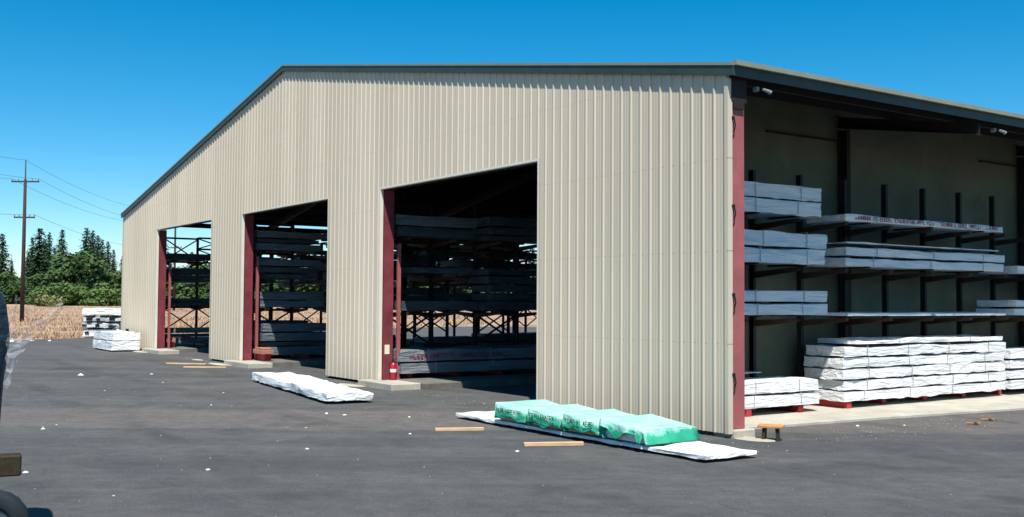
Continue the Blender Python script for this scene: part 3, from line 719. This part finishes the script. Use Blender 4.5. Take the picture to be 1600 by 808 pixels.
# thin white base pack plus four green packs in front of the near pier
bp = empty('lumber_pack', (-1.55, -1.74, .05), -math.pi/2, 'thin white wrapped pack under the green ones with its bare end by the corner column', 'lumber pack', 'packs lying in front of the shed')
link('wrap', wrapmesh('wrap', 6.5, 1.02, .055, 71, MT['white'], .02, .1, .03), bp)
for y in (-2.9, -1.4, .2, 1.7, 3.0):
    t = MB(); t.box(-.47, .47, y-.045, y+.045, -.049, -.002); t.build('bearer_stick', MT['darkwood'], bp)
def drape(L, Wd, H, seed, arch=False, rise=.0):
    """loose sheet over a pack: section runs up the front (-y), over the top, down the back; x is along"""
    nu, nv = 26, 22; vs = []; fs = []
    for j in range(nv+1):
        v = j/nv; x = -L/2 + L*v
        cover = .80 + .30*noise.noise(Vector((v*3.0, seed, 0)))
        cover = max(.45, min(1.0, cover))
        if arch: cover = .38+.55*math.exp(-((v-.40)/.13)**2) + (.62 if v > .90 else 0)
        cover = min(cover, 1.0)
        for i in range(nu+1):
            u = i/nu
            if u < .38:
                t = u/.38; z = H*(1-cover*(1-t)); y = -Wd/2 - .05*(1-t)*(1+.8*noise.noise(Vector((v*5, t*2, seed))))
            elif u < .62:
                t = (u-.38)/.24; z = H; y = -Wd/2 + Wd*t
            else:
                t = (u-.62)/.38; z = H*(1-t*.97); y = Wd/2+.02*t
            top = 1 if .38 <= u <= .62 else .5
            z += top*(.014*noise.noise(Vector((x*2.2, y*2.5, seed+4)))) + rise*(.5-v)*(z/H)
            y += .03*noise.noise(Vector((x*4, z*5, seed+9)))
            vs.append((x+.012*noise.noise(Vector((z*6, y*3, seed))), y, max(z, .006)))
    for j in range(nv):
        for i in range(nu):
            a = j*(nu+1)+i; fs.append((a, a+1, a+nu+2, a+nu+1))
    # the hanging end flap on +x and the tucked end on -x
    for sgn, vj in ((1, nv), (-1, 0)):
        b0 = len(vs); n1 = 10; n2 = 8
        for a in range(n1+1):
            y = -Wd/2-.02 + (Wd+.04)*a/n1
            for b in range(n2+1):
                tz = b/n2; fl = .97 if sgn > 0 else .9
                z = (H+rise*(.5 if sgn < 0 else -.5))*(1-fl*tz)
                vs.append((sgn*(L/2+.004+.09*tz*(1 if sgn > 0 else .15)*(1+.4*noise.noise(Vector((y*3, tz*2, seed))))), y*(1+.04*tz), max(z, .008)))
        for a in range(n1):
            for b in range(n2):
                q = b0+a*(n2+1)+b; f4 = (q, q+1, q+n2+2, q+n2+1)
                fs.append(f4 if sgn > 0 else f4[::-1])
    me = bpy.data.meshes.new('wrap'); me.from_pydata(vs, [], fs); me.materials.append(MT['green'])
    for p in me.polygons: p.use_smooth = True
    me.set_sharp_from_angle(angle=R(42))
    return me
gl = ['leftmost of the four green wrapped packs, over the white base pack', 'second from the left of the four green wrapped packs, with dark print on its side',
      'third from the left of the four green wrapped packs, beside the torn one', 'rightmost of the four green wrapped packs, side torn open and end flap hanging']
for k in range(4):
    L = (.93, .93, .93, .95)[k]; H = .255; x = (-2.90, -1.92, -.95, .0)[k]
    g_ = empty('green_pack', (x, -1.76, .115), 0, gl[k], 'lumber pack', 'green wrapped packs')
    o = link('wrap', drape(L, 1.04, H, 80+k*3, arch=(k == 3), rise=.10), g_)
    so_ = o.modifiers.new('thickness', 'SOLIDIFY'); so_.thickness = .004
    t = MB(); t.box(-L/2+.03, L/2-.05, -.47, .47, .01, H-.13); link('lumber', t.mesh('lumber', MT['white' if k == 3 else 'wood'], bevel=.01), g_)
    if k < 3:
        t = MB(); glyphs(t, -.600, -L/2+.12, L/2-.12, .15, .07, 90+k, face='y'); t.build('dark_green_lettering', MT['greenink'], g_)

# far left : two white packs and the mixed stack behind
pack((-34.7, -.95, .06), 3.2, 1.15, .36, 101, 'lower of two white packs by the far left corner of the shed', 'packs at the far left corner', rz=math.pi/2, straps=2)
pack((-34.8, -.90, .46), 3.0, 1.1, .33, 102, 'upper of two white packs by the far left corner of the shed', 'packs at the far left corner', rz=math.pi/2+.03, straps=2)
base = Vector((-50.2, .9, 0))
layers = [(.02, .40, 'white', 'bottom white pack of the mixed stack beyond the shed'), (.52, .26, 'grey', 'second pack up, dull and loose, in the mixed stack beyond the shed'),
          (.88, .24, 'grey', 'third pack up, with dark gaps, in the mixed stack beyond the shed'), (1.22, .36, 'white', 'topmost white pack of the mixed stack beyond the shed')]
for k, (z, h, mt, lb) in enumerate(layers):
    r_ = pack((base.x-.6+.05*k, base.y+2.57-.1*(k % 2), z+.04), 4.2, 1.3, h, 110+k, lb, 'packs in the mixed stack beyond the shed', rz=-.35, mat=mt, straps=2, amp=.05, sag=.05)
    if k < 3:
        for q in range(7):
            y = -1.9+.58*q+random.uniform(-.1, .1); t = MB(); t.box(-.55, .70, y, y+random.uniform(.12, .4), h+.004, h+.075); t.build('spacer', MT['black'], r_)
        for q in range(6):
            y = -2.0+.65*q+random.uniform(-.1, .1); z_ = random.uniform(.03, h*.5)
            t = MB(); t.box(.655, .71, y, y+random.uniform(.15, .5), z_, z_+random.uniform(.06, .16)); t.build('dark_board_end', MT['black'], r_)

# planks
def plank(a, b, w_, h_, label, mat='wood', z=.002, loc_z=0):
    a = Vector(a); b = Vector(b); L = (b-a).length
    t = MB(); t.box(-w_/2, w_/2, -L/2, L/2, 0, h_)
    o = t.build('wood_plank', MT[mat], loc=((a.x+b.x)/2, (a.y+b.y)/2, z), bevel=.004); o.rotation_euler.z = math.atan2(b.y-a.y, b.x-a.x)-math.pi/2
    return tag(o, label, 'plank', 'loose planks on the asphalt')
plank((-3.33, -3.55), (-2.98, -2.80), .10, .05, 'short pale plank on the asphalt left of the green packs')
plank((-1.02, -3.35), (-.62, -2.52), .10, .055, 'short pale plank on the asphalt in front of the green packs')
plank((-23.95, -1.95), (-22.9, -.95), .14, .04, 'thin plank on the asphalt left of the middle doorway, farther one')
plank((-21.75, -2.05), (-20.9, -.95), .14, .04, 'thin plank on the asphalt before the middle doorway, nearer one')
plank((2.5, 8.3), (1.4, 9.6), .12, .02, 'brownish plank piece on the asphalt at the right edge', mat='orange')
# wooden stool by the corner column
st = empty('wooden_bench', (.50, .42, 0), R(35), 'small crude wooden bench beside the concrete foot of the corner column', 'bench')
t = MB(); t.box(-.20, .20, -.14, .14, .205, .245); t.build('seat', MT['orange'], st, bevel=.006)
for x in (-.10, .10):
    t = MB(); t.bar((x*1.0, -.06, .204), (x*1.15, -.07, .0), .05, .07); t.build('leg', MT['darkwood'], st)
    t = MB(); t.bar((x*1.0, .07, .204), (x*1.1, .08, .0), .05, .07); t.build('leg', MT['concrete' if x > 0 else 'darkwood'], st)

# ------------------------------------------------------------------ litter
lit = [(-6.99, -9.01, .09), (-19.66, -5.65, .2), (-19.21, -3.79, .1), (-.17, -9.55, .03), (-6.73, -3.98, .10), (-6.35, -3.78, .09), (-.60, -3.76, .08), (-2.46, -6.24, .07),
       (-1.35, -8.09, .09), (.01, 3.24, .08), (.4, 4.05, .05), (-2.37, -10.08, .09), (-7.54, -8.69, .05), (-7.3, -8.95, .04), (-16, -4.4, .05), (-12.2, -4.1, .04), (-9.5, -5.3, .05),
       (-4.9, -5.2, .04), (-3.2, -4.1, .06), (-14.2, -6.3, .05), (-5.4, -2.9, .06), (-45.3, -4.0, .3), (-45.8, -3.2, .35), (-46.4, -2.2, .25), (-44.8, -4.9, .25), (-43.5, -5.5, .25), (-46.0, -1.4, .2)]
for k, (x, y, s) in enumerate(lit):
    rnd = random.Random(k); t = MB(); n = 9
    top = []
    for j in range(n):
        a = 2*math.pi*j/n; q = s*.5*rnd.uniform(.55, 1.1); top.append((q*math.cos(a), q*math.sin(a), rnd.uniform(.004, s*.16)))
    t.v = [(0, 0, s*rnd.uniform(.18, .34))] + top + [(p[0]*.92, p[1]*.92, .0) for p in top]
    for j in range(n):
        t.f.append((0, 1+j, 1+(j+1) % n)); t.f.append((1+j, 1+n+j, 1+n+(j+1) % n, 1+(j+1) % n))
    t.f.append(tuple(range(2*n, n, -1)))
    far = x < -40
    tag(t.build('paper_scrap', MT['paper'], loc=(x, y, .001)), 'pale bit of rubbish at the far left edge of the asphalt' if far else 'small crumpled white scrap lying on the open asphalt', 'litter', 'scraps at the far asphalt edge' if far else 'white scraps on the asphalt')
t = MB(); rnd = random.Random(77)
for k in range(800):
    if k % 3 == 0: x, y = rnd.uniform(-37, 1.5), -abs(rnd.gauss(0, .35))-.08
    elif k % 3 == 1: x, y = rnd.uniform(-.1, 1.2)+abs(rnd.gauss(0, .2)), rnd.uniform(.8, 16)
    else: x, y = rnd.uniform(-40, 9), rnd.uniform(-10.5, -.5)
    s_ = rnd.uniform(.005, .017)*(1 if k % 3 else 1.3); a = rnd.uniform(0, 3.14)
    dx, dy = s_*math.cos(a), s_*math.sin(a); i = len(t.v)
    t.v += [(x-dx, y-dy, .001), (x+dx, y+dy, .001), (x-dy*.8, y+dx*.8, .001), (x, y, .004+s_*.7)]
    t.f += [(i, i+1, i+3), (i+1, i+2, i+3), (i+2, i, i+3)]
tag(t.build('grit', MT['oldpale']), 'fine pale grit and splinters scattered over the asphalt', 'grit', kind='stuff')
for k, (x, y) in enumerate(((.95, 5.3), (.75, 6.1))):
    t = MB(); t.bar((-.12, 0, .015), (.1, .05, .03), .09, .02); t.bar((-.02, .05, .02), (.13, -.03, .05), .06, .015)
    tag(t.build('wood_chip', MT['orange'], loc=(x, y, .0)), ('splintered wood chip on the asphalt before the big sunlit stack', 'smaller wood chip just right of the other before the side pad')[k], 'wood chip')

# ------------------------------------------------------------------ poles and lines
ps = [at(272, 466, 150), at(35, 466, 95)]; d0 = ps[1]-ps[0]; ps.append(ps[1]+d0*.62)
def make_pole(x, y, label):
    z0 = terr(x, y)-.3
    p = empty('utility_pole', (x, y, z0), 0, label, 'utility pole', 'utility poles')
    top = 14.75-z0
    t = MB(); t.tube([(0, 0, 0), (0, 0, top*.5), (0, 0, top-1.8)], [.19, .16, .13], 12); t.build('pole_shaft', MT['pole'], p, smooth=True)
    t = MB(); t.tube([(0, 0, top-1.8), (0, 0, top)], [.07, .05], 8); t.build('pole_tip', MT['wire'], p)
    for zz, l in ((12.75-z0, 1.25), (9.5-z0, .95)):
        a = r2*l; t = MB(); t.bar((-a.x, -a.y, zz), (a.x, a.y, zz), .10, .13)
        ca = t.build('crossarm', MT['pole'], p)
        for q in (-.95, -.5, .5, .95):
            t = MB(); t.tube([(a.x*q, a.y*q, zz+.066), (a.x*q, a.y*q, zz+.17), (a.x*q, a.y*q, zz+.26)], [.03, .05, .03], 8); t.build('insulator', MT['lamp'], ca)
    return p
make_pole(ps[1].x, ps[1].y, 'tall dark wooden utility pole with two crossarms standing in the dry field')
make_pole(ps[0].x, ps[0].y, 'farther wooden utility pole hidden behind the shed')
wl_ = [(0, 14.7, 'topmost power line running from the tip of the pole'), (1.2, 13.0, 'power line from the right end of the upper crossarm'), (-1.2, 13.0, 'power line from the left end of the upper crossarm'), (.9, 9.75, 'lowest power line from the lower crossarm')]
for off, z, lb in wl_:
    pts_ = []
    for a, b in ((ps[0], ps[1]), (ps[1], ps[2])):
        for k in range(17):
            t_ = k/16
            if a is ps[1] and k == 0: continue
            p_ = a.lerp(b, t_) + r2*off; pts_.append((p_.x, p_.y, z - 4*t_*(1-t_)*(1.3 if a is ps[0] else .8)))
    t = MB(); t.tube(pts_, .014, 5); tag(t.build('power_line', MT['wire']), lb, 'power line', 'power lines')

# ------------------------------------------------------------------ trees
def conifer_mesh(h, seed, dens=1.0):
    rnd = random.Random(seed); t = MB()
    z = h*.04
    while z < h*.99:
        f = 1-z/h
        rad = h*.25*(f**.66)*(1+.28*rnd.uniform(-1, 1)) + .10
        nb = int((10+24*f)*dens)
        for k in range(nb):
            a = rnd.uniform(0, 2*math.pi); L = rad*rnd.uniform(.55, 1.12)
            n = max(2, int(L/.33))
            for j in range(n):
                q = (j+rnd.random())/n; r0 = L*q
                px, py = r0*math.cos(a), r0*math.sin(a); pz = z + rnd.uniform(-.12, .12) - .22*r0
                s = rnd.uniform(.26, .52)*(1.15-.45*q)
                d = Vector((math.cos(a+rnd.uniform(-.8, .8)), math.sin(a+rnd.uniform(-.8, .8)), -rnd.uniform(.1, .7))).normalized()
                sd_ = d.cross(Vector((rnd.uniform(-.4, .4), rnd.uniform(-.4, .4), 1))).normalized()
                p = Vector((px, py, pz)); i = len(t.v)
                t.v += [tuple(p-sd_*s*.5), tuple(p+sd_*s*.5), tuple(p+d*s*1.3)]; t.f.append((i, i+1, i+2))
        z += rnd.uniform(.22, .38)
    return t.mesh('crown', MT['conifer'])
def broad_mesh(h, rx, seed, mat, n=4200, zlo=.06):
    rnd = random.Random(seed); t = MB()
    lobes = []
    for k in range(11):
        a = rnd.uniform(0, 6.28); q = rnd.uniform(0, .62)*rx; zz = rnd.uniform(.28, .80)*h
        lobes.append((Vector((q*math.cos(a), q*math.sin(a), zz)), rnd.uniform(.30, .5)*rx*(1.15-.4*zz/h)))
    lobes.append((Vector((0, 0, h*.84)), rx*.32)); 
    for k in range(5):
        a = rnd.uniform(0, 6.28); lobes.append((Vector((.6*rx*math.cos(a), .6*rx*math.sin(a), h*.16)), rx*.34))
    for k in range(n):
        c, r0 = rnd.choice(lobes)
        d = Vector((rnd.gauss(0, 1), rnd.gauss(0, 1), rnd.gauss(0, 1))).normalized()
        rr_ = r0*(.62+.45*rnd.random()**.6); rr_ *= 1+.3*noise.noise(d*2.5+Vector((seed, 0, 0)))
        p = c + Vector((d.x*rr_, d.y*rr_, d.z*rr_*.85))
        if p.z < .15: continue
        nn = (d+Vector((rnd.uniform(-.8, .8), rnd.uniform(-.8, .8), rnd.uniform(-.5, .9)))).normalized()
        x = nn.orthogonal().normalized(); y = nn.cross(x); s = rnd.uniform(.13, .30)
        a = rnd.uniform(0, 3.14); x, y = x*math.cos(a)+y*math.sin(a), y*math.cos(a)-x*math.sin(a)
        t.quad(p-x*s-y*s*.6, p+x*s*.8-y*s, p+x*s+y*s*.7, p-x*s*.7+y*s)
    return t.mesh('crown', mat)
def trunk_mesh(h, r0, limbs=0, seed=0):
    t = MB(); t.tube([(0, 0, 0), (0.05, 0, h*.5), (0, .05, h)], [r0, r0*.7, r0*.15], 8)
    rnd = random.Random(seed)
    for k in range(limbs):
        a = rnd.uniform(0, 6.28); z = h*rnd.uniform(.3, .6); L = h*.35
        t.tube([(0, 0, z), (L*.5*math.cos(a), L*.5*math.sin(a), z+L*.4), (L*math.cos(a), L*math.sin(a), z+L*.6)], [r0*.5, r0*.3, r0*.08], 6)
    return t.mesh('trunk', MT['trunk'], smooth=True)
CON = [(conifer_mesh(15, 200+i, 1.0), trunk_mesh(14.6, .26)) for i in range(4)]
BRO = [(broad_mesh(9, 4.6, 300+i, MT['leaf']), trunk_mesh(6.5, .3, 5, i)) for i in range(4)]
LIG = [(broad_mesh(6, 4.6, 320+i, MT['leaf2'], 3400), trunk_mesh(4, .2, 4, i)) for i in range(2)]
SHR = [(broad_mesh(2.6, 3.2, 340+i, MT['shrub'], 1500), None) for i in range(2)]
def tree(kind, px, Z, sc, label, group, rot=0, wsc=1):
    src = {'conifer_tree': CON, 'broadleaf_tree': BRO, 'light_tree': LIG, 'shrub': SHR}[kind]
    cm, tm = src[int(abs(px)*7+Z) % len(src)]
    x, y = atxy(px, Z); nm = 'broadleaf_tree' if kind == 'light_tree' else kind
    r_ = empty(nm, (x, y, terr(x, y)-.1), rot or (px*.37 % 6.28), label, 'shrub' if kind == 'shrub' else 'tree', group)
    r_.scale = (sc*wsc, sc*wsc, sc)
    link('crown', cm, r_)
    if tm: link('trunk', tm, r_)
    return r_
GC, GB = 'conifers beyond the dry field', 'broad trees beyond the dry field'
# (px, Z, top y) -> scale from the height the photograph shows
def csc(px, Z, ytop, h):
    x, y = atxy(px, Z); zt = at(px, ytop, Z).z - terr(x, y); return zt/h
for px, Z, yt, lb, ws in ((1, 205, 362, 'dark conifer cut off by the left edge of the photo', 1.0), (43, 215, 392, 'short conifer just right of the utility pole', .9), (60, 210, 354, 'tallest broad conifer right of the utility pole', 1.25),
                      (75, 222, 361, 'slim conifer leaning against the tallest one right of the utility pole', .75), (95, 212, 357, 'lone slim conifer spire in the gap between the two groups', .9), (17, 218, 405, 'small conifer left of the utility pole', .9),
                      (68, 226, 372, 'slim conifer between the two tallest right of the utility pole', .9), (84, 224, 385, 'short conifer between the tallest one and the lone spire', 1.0), (110, 226, 400, 'low conifer in the gap right of the lone spire', 1.1), (121, 224, 392, 'low conifer just left of the highest one of the right group', 1.0), (151, 222, 366, 'slim conifer in the middle of the group left of the shed', .9),
                      (133, 208, 354, 'tall pointed conifer, highest of the group left of the shed', 1.0), (143, 214, 358, 'conifer close behind the right of the highest one left of the shed', .8), (158, 216, 372, 'conifer third from the right in the group left of the shed', .85),
                      (167, 220, 376, 'conifer second from the right in the group left of the shed', .8), (176, 218, 388, 'rightmost short conifer in the group left of the shed', .8), (190, 214, 398, 'dark conifer touching the left wall edge of the shed', .9), (49, 225, 368, 'conifer between the pole and the tallest broad conifer', .8)):
    tree('conifer_tree', px, Z, csc(px, Z, yt, 15), lb, GC, wsc=ws)
for px, Z, yt, lb in ((8, 196, 420, 'leafy tree at the left edge below the conifer'), (30, 198, 430, 'leafy tree behind the foot of the utility pole'), (58, 194, 424, 'leafy tree under the tallest broad conifer'), (82, 196, 420, 'leafy tree left of the lone conifer spire'),
                      (105, 192, 424, 'leafy tree right below the lone conifer spire'), (130, 190, 386, 'big rounded leafy tree under the highest conifer left of the shed'), (152, 193, 398, 'leafy tree right of the big rounded one'), (176, 190, 420, 'leafy tree beside the left wall of the shed'), (192, 196, 420, 'leafy tree partly behind the left wall of the shed')):
    tree('broadleaf_tree', px, Z, csc(px, Z, yt, 9.3), lb, GB, wsc=1.25)
for px, Z, yt, lb in ((103, 182, 441, 'light green bushy tree in front, right of centre of the tree line'), (128, 184, 446, 'light green bushy tree left of the shed, in front of the big rounded tree'), (160, 182, 440, 'light green bushy tree nearest to the shed'), (62, 186, 446, 'light green bushy tree below the tallest conifer')):
    tree('light_tree', px, Z, csc(px, Z, yt, 6.2), lb, GB, wsc=1.2)
for px, Z, yt, lb in ((72, 172, 462, 'dry yellowish shrub at the foot of the tree line, left one'), (86, 170, 463, 'dry yellowish shrub at the foot of the tree line, right one')):
    tree('shrub', px, Z, csc(px, Z, yt, 2.7), lb, 'dry shrubs before the trees')
rnd = random.Random(5)
for k in range(46):
    px = 205 + k*16 + rnd.uniform(-5, 5); 
    if k % 3 == 0:
        Z = rnd.uniform(205, 225); tree('conifer_tree', px, Z, csc(px, Z, rnd.uniform(365, 400), 15), 'conifer seen only through the doorways and racks of the shed', 'conifers behind the shed')
    else:
        Z = rnd.uniform(185, 200); tree('broadleaf_tree', px, Z, csc(px, Z, rnd.uniform(405, 435), 9.3), 'leafy tree seen only through the doorways and racks of the shed', 'leafy trees behind the shed', wsc=1.25)
for k in range(9):
    px = -18 - k*17 + rnd.uniform(-5, 5); Z = rnd.uniform(190, 215)
    tree('conifer_tree' if k % 2 else 'broadleaf_tree', px, Z, csc(px, Z, 375 if k % 2 else 415, 15 if k % 2 else 9.3), 'tree of the line beyond the left edge of the photo', 'trees beyond the left edge', wsc=1.2)
# undergrowth that nobody could count, closing the foot of the tree line
t = MB(); rnd = random.Random(9)
for k in range(15000):
    px = rnd.uniform(-160, 900); Z = rnd.uniform(196, 214); x, y = atxy(px, Z)
    hh = 2.6+1.6*noise.noise(Vector((px*.03, 0, 0)))+1.2*noise.noise(Vector((px*.11, 5, 0)))
    p = Vector((x, y, terr(x, y)+rnd.uniform(0, max(1, hh))))
    nn = Vector((rnd.gauss(0, 1), rnd.gauss(0, 1), rnd.gauss(0, 1)+.3)).normalized(); xx = nn.orthogonal().normalized(); yy = nn.cross(xx); s = rnd.uniform(.25, .55)
    t.quad(p-xx*s-yy*s*.6, p+xx*s*.8-yy*s, p+xx*s+yy*s*.7, p-xx*s*.7+yy*s)
tag(t.build('undergrowth', MT['leaf']), 'dense green undergrowth filling the foot of the far tree line', 'undergrowth', kind='stuff')
# dry grass tufts
t = MB(); rnd = random.Random(3)
for k in range(26000):
    Z = 58 + 110*rnd.random()**1.6; px = rnd.uniform(-120, 760); x, y = atxy(px, Z)
    if noise.noise(Vector((x*.09, y*.09, 2))) < -.12: continue
    ex_ = -47.8 - .6*(y+2.9)*(1 if y < 12 else .6) - (0 if y < 12 else 3.6)
    if x > ex_-.4: continue
    z = terr(x, y); h = rnd.uniform(.10, .34); a = rnd.uniform(0, 3.14); wd = rnd.uniform(.03, .09)
    dx, dy = wd*math.cos(a), wd*math.sin(a); i = len(t.v)
    t.v += [(x-dx, y-dy, z), (x+dx, y+dy, z), (x+rnd.uniform(-.12, .12), y+rnd.uniform(-.12, .12), z+h)]; t.f.append((i, i+1, i+2))
tag(t.build('dry_grass', MT['straw']), 'dry straw coloured grass standing on the field', 'grass', kind='stuff')

# ------------------------------------------------------------------ load at the left edge, close to the camera
Zl = 9.0; o0 = at(0, 466, Zl); rd = (o0-CAM).normalized(); rz_ = math.atan2(rd.y, rd.x)-math.pi/2      # local +y runs away from the road side
ld = empty('wrapped_load', (o0.x, o0.y, .857), rz_, 'tall load in dark blue wrap cut off by the left edge', 'wrapped load')
def lump(hf):
    t = MB(); nz, na_ = 26, 28; H = 1.44
    for k in range(nz+1):
        z = H*k/nz
        for j in range(na_):
            a = 2*math.pi*j/na_; ca, sa = math.cos(a), math.sin(a)
            ex_ = (abs(ca)**6+abs(sa)**6)**(-1/6)
            bulge = .050*math.exp(-((z-.98)/.25)**2) - .03*math.exp(-((z-.1)/.3)**2)
            d = 1+.012*noise.noise(Vector((ca*2, sa*2, z*3)))
            top = 1 if k < nz-2 else (.985 if k == nz-2 else .95 if k == nz-1 else .85)
            t.v.append((-.555 + (.60+bulge*.8)*ex_*ca*d*top, .55+.55*ex_*sa*d*top, z))
    for k in range(nz):
        for j in range(na_): t.f.append((k*na_+j, k*na_+(j+1) % na_, (k+1)*na_+(j+1) % na_, (k+1)*na_+j))
    t.f.append(tuple(range(na_))[::-1]); t.f.append(tuple(nz*na_+j for j in range(na_)))
    return t
lump(0).build('wrap', MT['blue'], ld, smooth=True)
# loose torn film: curled strips hanging off the load
def film(p0, p1, w_, seed):
    t = MB(); n = 18; p0 = Vector(p0); p1 = Vector(p1)
    for k in range(n+1):
        q = k/n; c = p0.lerp(p1, q) + Vector((0, .06*noise.noise(Vector((q*3, seed, 0))), .05*noise.noise(Vector((q*4, 3, seed))) - .05*math.sin(q*3.1)))
        ww = w_*(1-.75*q)*(1+.4*noise.noise(Vector((q*5, seed, 7))))
        for j in range(5):
            u_ = j/4-.5; t.v.append(tuple(c + Vector((.012*math.sin(j*2+q*9), .05*math.sin(u_*5+q*6), u_*ww))))
    for k in range(n):
        for j in range(4): a = k*5+j; t.f.append((a, a+1, a+6, a+5))
    return t
for k, (a, b, ww) in enumerate((((.06, .1, .95), (.50, .15, 1.29), .20), ((.05, .12, .60), (.20, .15, 1.02), .16), ((.07, .05, .85), (.42, .2, 1.16), .07), ((.07, .0, .72), (.22, .05, 1.10), .07), ((.06, .1, .80), (.13, .1, 1.36), .12))):
    film(a, b, ww, k).build('torn_film', MT['film'], ld, smooth=True)
tb = empty('timber_bolster', (o0.x, o0.y, .672), rz_, 'dark brown timber block end jutting from under the blue load at the left edge', 'timber block')
t = MB(); t.box(-1.0, .20, .02, .20, 0, .178); t.build('timber', MT['darkwood'], tb, bevel=.012)
# the trailer below it
tr = empty('flatbed_trailer', (o0.x, o0.y, 0), rz_, 'low trailer with one dark dusty wheel showing at the bottom left corner', 'trailer')
t = MB(); t.box(-1.6, -.12, -.1, 2.2, .585, .665); t.build('deck', MT['dark'], tr, bevel=.01)
wh = empty('wheel', (-.14, .15, 0)); wh.parent = tr; wh.location = (-.09, .02, .245)
def torus(R0, r0, w0, n=40):
    t = MB(); m_ = 14
    for i in range(n):
        a = 2*math.pi*i/n
        for j in range(m_):
            b = 2*math.pi*j/m_; q = R0 + r0*math.copysign(abs(math.cos(b))**.6, math.cos(b)); y = w0*math.copysign(abs(math.sin(b))**.6, math.sin(b))
            q += .006*(1 if (i % 2 and math.cos(b) > .7) else 0)
            t.v.append((q*math.cos(a), y, q*math.sin(a)))
    for i in range(n):
        for j in range(m_):
            t.f.append((i*m_+j, i*m_+(j+1) % m_, ((i+1) % n)*m_+(j+1) % m_, ((i+1) % n)*m_+j))
    return t
torus(.20, .08, .10).build('tyre', MT['tyre'], wh, smooth=True)
t = MB(); t.tube([(0, -.07, 0), (0, .07, 0)], .13, 20); t.tube([(0, -.11, 0), (0, -.08, 0)], .05, 12); t.build('rim', MT['rim'], wh)
wh.location.z = .281
wh.location.x = -.01

scn.cycles.use_denoising = True
scn.cycles.max_bounces = 5; scn.cycles.diffuse_bounces = 2; scn.cycles.transparent_max_bounces = 16
